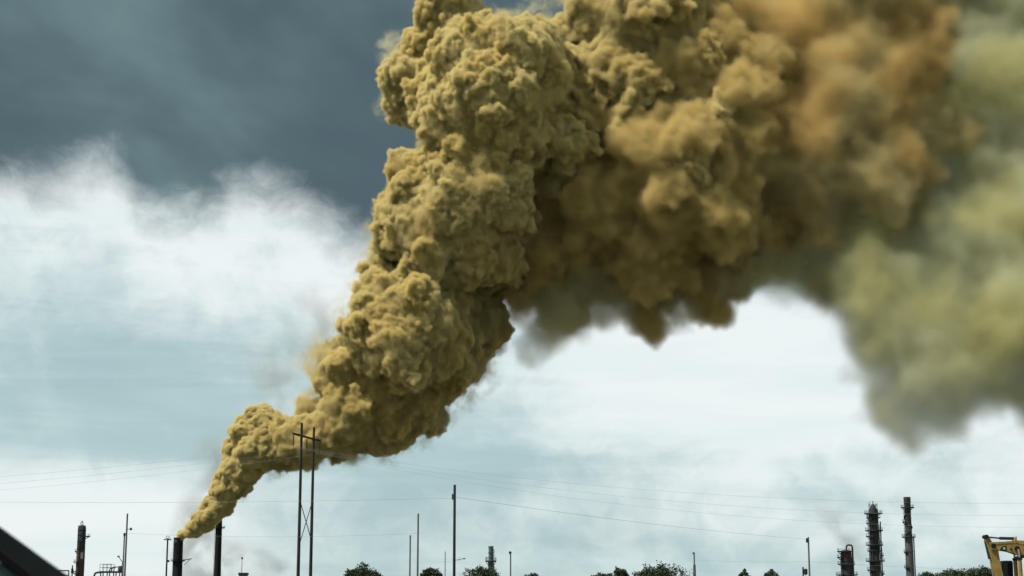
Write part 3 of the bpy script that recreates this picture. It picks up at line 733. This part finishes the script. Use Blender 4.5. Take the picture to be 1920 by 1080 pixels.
MB().box((-0.24, -0.12, H - 0.1), (0.1, 0.12, H + 0.2)).build('top_box', M['pole'], o, bevel=0.03); MB().tube((0, 0, 0), (0, 0, zat(1059, 250)), 0.26, 0.2, 10).build('sleeve', M['pole'], o, smooth=True)
o, H = pole('utility_pole', 1515.5, 1007, 227, 0.11, 'grey pole with small box at its top left of the stubby red column', 'pole', M['pole'], G)
MB().box((-0.32, -0.16, H - 0.75), (-0.1, 0.16, H - 0.15)).build('top_box', M['dark'], o, bevel=0.03)
o, H = pole('short_post', 1505.5, 1063, 200, 0.09, 'short post carrying a round dark drum just left of the grey pole', 'post', M['dark'])
MB().lathe([(0.05, H - 0.95), (0.22, H - 0.85), (0.24, H - 0.3), (0.1, H - 0.2)], 12, (0.3, 0, 0)).build('drum', M['dark'], o, smooth=True)

# --- H-frame of the power line
P0 = at(566, 793, 205.0); P1 = at(588.7, 801, 209.5)
hf = thing('power_pole', (P0.x, P0.y, 0), 'twin wooden poles of an H frame crossing in front of the smoke', 'power pole')
d01 = Vector((P1.x - P0.x, P1.y - P0.y, 0))
MB().tube((0, 0, 0), (0, 0, P0.z), 0.23, 0.15, 12).build('pole', M['wood'], hf, smooth=True)
MB().tube(d01, d01 + Vector((0, 0, P1.z)), 0.23, 0.15, 12).build('pole', M['wood'], hf, smooth=True)
A0 = at(553, 813, 203.2); za = A0.z; A1 = Vector((at(604, 827.5, 212.3).x, 212.3, za)); org = Vector((P0.x, P0.y, 0))
side = Vector((-0.22, -0.2, 0))
MB().bar(A0 - org + side, A1 - org + side, 0.14, 0.24).build('crossarm', M['wood'], hf)
zx0, zx1 = zat(942, 206), zat(1016, 206)
MB().bar((0.05, 0, zx0), d01 + Vector((-0.05, 0, zx1 + 0.5)), 0.07, 0.09).build('brace', M['wood'], hf); MB().bar((0.05, 0.16, zx1 - 0.3), d01 + Vector((-0.05, 0.16, zx0 + 0.2)), 0.07, 0.09).build('brace', M['wood'], hf)
hang = []
for f_ in (0.02, 0.5, 0.98):
    c = A0 - org + side + (A1 - A0) * f_
    prof = []
    for q in range(9): prof += [(0.045, -0.2 - q * 0.15), (0.12, -0.25 - q * 0.15), (0.12, -0.28 - q * 0.15), (0.045, -0.30 - q * 0.15)]
    MB().lathe(prof[::-1], 10, c).build('insulator', M['ceramic'], hf, smooth=False)
    hang.append(c + org + Vector((0, 0, -1.62)))
nrm_ = Vector((d01.y, -d01.x, 0)).normalized()
def sag(a, c, s, n=40): return [a.lerp(c, i / n) + Vector((0, 0, -4 * s * (i / n) * (1 - i / n))) for i in range(n + 1)]
for i, h_ in enumerate(hang):
    pl = h_ - nrm_ * 190 + Vector((0, 0, 2.0)); pr = h_ + nrm_ * 175 + Vector((0, 0, -1.0))
    w = MB().path(sag(pl, h_, 5.2 + 0.5 * i) + sag(h_, pr, 7.6 + 1.1 * i)[1:], 0.009, 5).build('power_line', M['wire'])
    tag(w, ['nearest power line wire hung from left end of the crossarm', 'middle power line wire hung between the twin wooden poles', 'farthest power line wire hung from right end of the crossarm'][i], 'wire', 'wires of the power line')
def wire(a, c, s, r, label):
    tag(MB().path(sag(Vector(a), Vector(c), s), r, 5).build('service_wire', M['wire']), label, 'wire', 'thin wires between the slim poles')
wire(at(853, 932, 133), at(1515, 1011, 227), 0.35, 0.011, 'thin wire dropping from the black pole to the grey box pole')
wire(at(-200, 938, 180), at(852, 934, 133), 0.3, 0.010, 'thin wire running left from the black pole behind the twin poles')
wire(at(1302, 1050, 250), at(1516, 1053, 227), 0.15, 0.011, 'low wire linking the thick based pole to the grey box pole')
wire(at(1516, 1053, 227), at(2050, 1072, 240), 0.3, 0.010, 'low wire passing in front of the three right hand columns')
wire(at(239, 1000, 172), at(784, 1000, 174), 0.35, 0.008, 'very thin low wire between the tall lamp pole and the bare pole')

# ================================================================ trees
trng = np.random.default_rng(5)
def tree(px, py, y, hw, label, group, mt, n=9, leaf=0.30, count=2600, gap=0.0, tall=0.55):
    b, H = foot(px, py, y); rx = hw * S(y); o = thing('tree', b, label, 'tree', group)
    cz = H - rx * tall * 1.1; lobes = []
    for i in range(n):
        a = trng.uniform(0, 2 * math.pi); q = math.sqrt(trng.uniform(0, 1)) * 0.72
        top = (1 - q * q) ** 0.5
        c = np.array([rx * q * math.cos(a), rx * q * math.sin(a), cz + rx * tall * (top - 0.55) * trng.uniform(0.75, 1.0)])
        lobes.append((c, rx * trng.uniform(0.24, 0.42)))
    lobes.append((np.array([0.05 * rx, 0, H - rx * 0.30]), rx * 0.30))
    for s in (-1, 1): lobes.append((np.array([s * rx * 0.72, 0, cz - rx * 0.1]), rx * 0.28))
    m = MB(); m.path([(0, 0, 0), (0.1, 0.05, H * 0.22), (0.0, 0.1, H * 0.45)], 0.32, 8, 0.22); m.build('trunk', M['bark'], o, smooth=True)
    for c, r in lobes[:7]:
        st = Vector((0, 0.1, H * 0.42)); e = Vector(c)
        MB().path([st, st.lerp(e, 0.5) + Vector((0, 0, 0.25)), e + Vector((0, 0, r * 0.4))], 0.15, 5, 0.03).build('limb', M['bark'], o, smooth=True)
    per = count // len(lobes); vs_, fs_ = [], []
    for c, r in lobes:
        for _ in range(per):
            d = trng.normal(size=3); d /= np.linalg.norm(d)
            rad = r * trng.uniform(0.35, 1.0) ** 0.6 * (1 + 0.25 * math.sin(5 * d[0] + 3 * d[2] + c[0] * 3) + (0.3 if trng.uniform() < 0.12 else 0))
            p = c + d * rad * np.array([1, 1, 0.9])
            if trng.uniform() < gap and d[2] < 0.4: continue
            u = trng.normal(size=3); u /= np.linalg.norm(u); v = np.cross(u, trng.normal(size=3)); v /= np.linalg.norm(v) + 1e-9
            L = leaf * trng.uniform(0.6, 1.3); k = len(vs_)
            vs_ += [p - u * L * 0.5, p + v * L * 0.3, p + u * L * 0.6, p - v * L * 0.3]; fs_.append((k, k + 1, k + 2, k + 3))
    me = bpy.data.meshes.new('crown'); me.from_pydata([tuple(q) for q in vs_], [], fs_); me.materials.append(mt)
    cr = bpy.data.objects.new('crown', me); C.objects.link(cr); cr.parent = o; cr['kind'] = 'stuff'
    return o
TG = 'dark trees along the refinery fence'
tree(680, 1053, 245, 36, 'round dark dense tree standing alone right of the twin poles', TG, M['leaf'], 14, 0.3, 5200, tall=0.8)
tree(808, 1064, 240, 21, 'small dark tree between the bare poles and the black pole', TG, M['leaf'], 9, 0.26, 2600)
tree(902, 1059, 250, 40, 'ragged spreading tree at foot of the grey green stack', TG, M['leaf'], 14, 0.27, 3600, 0.35)
tree(1003, 1074, 260, 20, 'barely showing treetop right of the pale lamp post', TG, M['leaf2'], 8, 0.3, 1800)
tree(1130, 1073, 255, 26, 'low loose treetop left of the pair of larger crowns', TG, M['leaf2'], 8, 0.28, 2200, 0.2)
tree(1158, 1065, 250, 20, 'ragged medium tree touching left side of the widest tree', TG, M['leaf'], 9, 0.27, 2600, 0.2)
tree(1242, 1056, 250, 62, 'widest dark tree with bumpy top left of the thick based pole', TG, M['leaf'], 20, 0.3, 7600, 0.1, 0.5)
tree(1396, 1066, 230, 11, 'tiny pointed treetop, left one of two right of widest tree', TG, M['leaf'], 6, 0.24, 900, 0.1, 1.2)
tree(1446, 1066, 230, 14, 'tiny forked treetop left of the short drum post', TG, M['leaf'], 6, 0.24, 1000, 0.3, 0.9)
tree(1738, 1071, 260, 30, 'grey green bushy treetop at foot of tallest slim stack', TG, M['leaf2'], 10, 0.3, 2600, 0.15)
tree(1786, 1068, 255, 34, 'low treetop between tallest stack and the excavator', TG, M['leaf2'], 12, 0.3, 3000, 0.2, 0.4)
tree(1843, 1060, 240, 34, 'dark treetop directly left of the yellow digger arm', TG, M['leaf'], 12, 0.3, 4200, 0.05, 0.6)

# ================================================================ excavator
y = 94.0; k = S(y)
EX0 = at(1960, 1110, y); ex = thing('excavator', (EX0.x, y, 0), 'yellow excavator with raised bent arm at right edge', 'excavator')
def e(px, py, dy=0.0):
    p = at(px, py, y); return Vector((p.x - EX0.x, dy, p.z))
def plate(name, pts, mt, y0, y1, parent=ex, bev=0.02): return MB().prism([e(a, c, y0) for a, c in pts], (0, y1 - y0, 0)).build(name, mt, parent, bevel=bev)
boom = plate('boom', [(1852, 1018.5), (1857, 1016.6), (1880, 1016), (1903, 1013.5), (1922, 1014), (1945, 1022), (1975, 1060), (1988, 1098), (1972, 1102), (1955, 1072), (1938, 1050), (1921, 1043.5), (1903, 1039.5), (1890, 1035), (1881, 1033.2), (1866, 1032.4), (1856.5, 1032)], M['yellow'], -0.28, 0.28)
plate('pocket_shade', [(1872, 1031.5), (1876, 1025), (1884, 1023.5), (1884.5, 1032), (1880, 1033.6)], M['black'], -0.30, -0.285, boom, 0)  # flat black plate painting the shade of an open recess in the boom
MB().tube(e(1879.5, 1028.8, -0.345), e(1879.5, 1028.8, -0.30), 0.075, n=14).build('sky_spot', M['chrome'], boom)  # bright disc added in place of the sky showing through the hole
MB().tube(e(1893, 1030, -0.33), e(1893, 1030, -0.285), 0.06, n=14).build('pin', M['black'], boom)
MB().tube(e(1904, 1029.5, -0.36), e(1904, 1029.5, 0.36), 0.15, n=18).build('cylinder_pin', M['black'], boom)
plate('boom_rib', [(1856, 1021.5), (1903, 1018.2), (1935, 1026), (1935, 1024.8), (1903, 1017.2), (1856, 1020.5)], M['yellow'], -0.30, -0.285, boom, 0)
stick = plate('stick', [(1845.3, 1004), (1848, 1002.6), (1853, 1005.5), (1857, 1014), (1862, 1022), (1870.5, 1034), (1874, 1056), (1882, 1092), (1884, 1118), (1876, 1120), (1866, 1090), (1858, 1052), (1852, 1032), (1847.5, 1016)], M['yellow'], -0.2, 0.2)
MB().tube(e(1860, 1024, -0.36), e(1860, 1024, 0.36), 0.13, n=18).build('hinge_pin', M['black'], stick)
MB().tube(e(1847.5, 1006.5, -0.3), e(1847.5, 1006.5, 0.3), 0.11, n=16).build('hinge_pin', M['black'], stick)
cyl = MB(); cyl.tube(e(1874, 1009.2), e(1902.5, 1009.8), 0.085, n=14); stick_cyl = cyl.build('stick_cylinder', M['dark'], ex, smooth=True)
MB().tube(e(1849, 1006.8), e(1874, 1009.2), 0.045, n=12).build('rod', M['dark'], stick_cyl, smooth=True)
plate('bracket', [(1899, 1014.5), (1901, 1007.5), (1905, 1005.5), (1905.5, 1014)], M['yellow'], -0.16, 0.16)
bc = MB(); bc.tube(e(1848.5, 1014, -0.02), e(1856.5, 1048, -0.02), 0.115, n=14); bcyl = bc.build('bucket_cylinder', M['dark'], ex, smooth=True)
for ch in (bcyl,): ch.location.x -= 0.0
MB().tube(e(1856.5, 1048, -0.02), e(1864, 1092, -0.02), 0.05, n=12).build('rod', M['chrome'], bcyl, smooth=True)
for dy in (-0.42, 0.42):
    o_ = MB().tube(e(1907.5, 1049, dy), e(1912, 1112, dy), 0.115, n=16).build('boom_cylinder', M['yellow'], ex, smooth=True)
    MB().tube(e(1904.5, 1030, dy), e(1907.5, 1049, dy), 0.06, n=14).build('rod', M['chrome'], o_, smooth=True)
    MB().tube(e(1907.3, 1045.5, dy), e(1907.9, 1050.5, dy), 0.15, n=16).build('gland', M['black'], o_, smooth=True)
m = MB()
for q in range(4): m.path([e(1899, 1046 + q * 0.8, -0.32 - 0.03 * q), e(1908, 1042.5 + q * 0.8, -0.34), e(1921, 1043 + q * 1.0, -0.33), e(1940, 1054 + q, -0.32)], 0.045, 5)
m.build('hose', M['black'], ex, smooth=True)
cab = plate('cab', [(1884, 1052), (1886, 1050.5), (1903, 1050.5), (1905, 1052), (1908, 1122), (1880, 1122)], M['cab'], 0.55, 1.5, ex, 0.05)
plate('window', [(1886, 1055), (1894, 1055), (1895, 1086), (1884.5, 1086)], M['glass'], 0.52, 0.547, cab, 0); plate('window', [(1896, 1055), (1902.5, 1055), (1904, 1098), (1897, 1098)], M['glass'], 0.52, 0.547, cab, 0)
plate('grab_rail', [(1877, 1065), (1884, 1063), (1884, 1070), (1878, 1072)], M['black'], 0.7, 1.2, cab, 0)
plate('engine_house', [(1915, 1052), (1932, 1052), (1990, 1064), (2040, 1066), (2044, 1126), (1914, 1126)], M['yellow'], -1.4, -0.5)
plate('dark_panel', [(1917, 1057), (1960, 1062), (1960, 1082), (1917, 1070)], mat('purple_grey_panel', (0.045, 0.04, 0.065), 0.5), -1.43, -1.403, ex, 0)
plate('turntable', [(1884, 1122), (2046, 1122), (2046, 1136), (1884, 1136)], M['yellow'], -1.4, 1.4)
plate('counterweight', [(2030, 1066), (2062, 1070), (2064, 1126), (2044, 1127)], M['yellow'], -1.35, 1.35, ex, 0.05)
plate('bucket', [(1866, 1112), (1888, 1116), (1894, 1140), (1880, 1158), (1856, 1150), (1862, 1136), (1876, 1138)], M['dark'], -0.55, 0.55)
for dy in (-1.5, 0.95):
    tr = MB(); pts = [(1890, 1166), (1900, 1152), (2040, 1152), (2052, 1166), (2050, 1190), (2036, 1202), (1904, 1202), (1892, 1190)]
    tr.prism([e(a, c, dy) for a, c in pts], (0, 0.6, 0)); to = tr.build('track', M['black'], ex, bevel=0.04)
    for q in range(6): MB().tube(e(1906 + q * 26, 1186, dy - 0.04), e(1906 + q * 26, 1186, dy - 0.005), 0.3, n=18).build('roller', M['dark'], to)
plate('undercarriage', [(1910, 1136), (2030, 1136), (2030, 1180), (1910, 1180)], M['dark'], -0.85, 0.9)

# ================================================================ car pillar close to the lens
y = 0.75; cp0 = at(60, 1040, y)
cp = thing('car_window_frame', cp0, 'black car window frame cutting across the lower left corner', 'car frame')
def c_(px, py, dy=0.0): return at(px, py, y + dy) - cp0
MB().prism([c_(-160, 877), c_(-40, 962), c_(0, 990), c_(30, 1012), c_(70, 1041), c_(125, 1080), c_(195, 1130), c_(130, 1160), c_(60, 1108), c_(-10, 1046), c_(-160, 940)], (0, 0.004, 0)).build('pillar_trim', M['trim'], cp, bevel=0.0008)
s_ = -0.004
MB().prism([c_(-160, 922, s_), c_(-10, 1024, s_), c_(40, 1062, s_), c_(110, 1118, s_), c_(96, 1128, s_), c_(34, 1078, s_), c_(-10, 1044, s_), c_(-160, 944, s_)], (0, 0.003, 0)).build('rubber_seal', M['seal'], cp, bevel=0.0005)
MB().prism([c_(-160, 946, -0.002), c_(-10, 1049, -0.002), c_(34, 1082, -0.002), c_(60, 1104, -0.002), c_(120, 1152, -0.002), c_(-160, 1180, -0.002)], (0, 0.0015, 0)).build('door_panel', M['door'], cp)

# ================================================================ thin drifting haze round the stacks
for nm, lob, dens in (('smoke_haze', [(320, 950, 290, 60), (350, 900, 290, 60), (290, 1000, 290, 54), (350, 1050, 290, 70), (275, 1055, 290, 44), (420, 1045, 290, 60), (480, 1060, 290, 50), (370, 850, 290, 50)], 0.06),
                      ('smoke_haze', [(540, 620, 40, 70), (590, 660, 40, 60), (480, 680, 60, 50), (600, 580, 40, 50), (560, 720, 40, 50), (500, 760, 50, 40)], 0.04),
                      ('smoke_haze', [(1530, 990, -200, 40), (1500, 960, -200, 26), (1560, 1030, -200, 44), (1545, 1060, -200, 40)], 0.06)):
    hz = fog(nm, billow_mesh('haze', lob, 5.0, LOOSE, k_rel=0.2), 3.73, 14.0, smoke_material('grey_haze', (0.60, 0.64, 0.64), dens, 0, None, 22.0))
    tag(hz, kind='stuff')
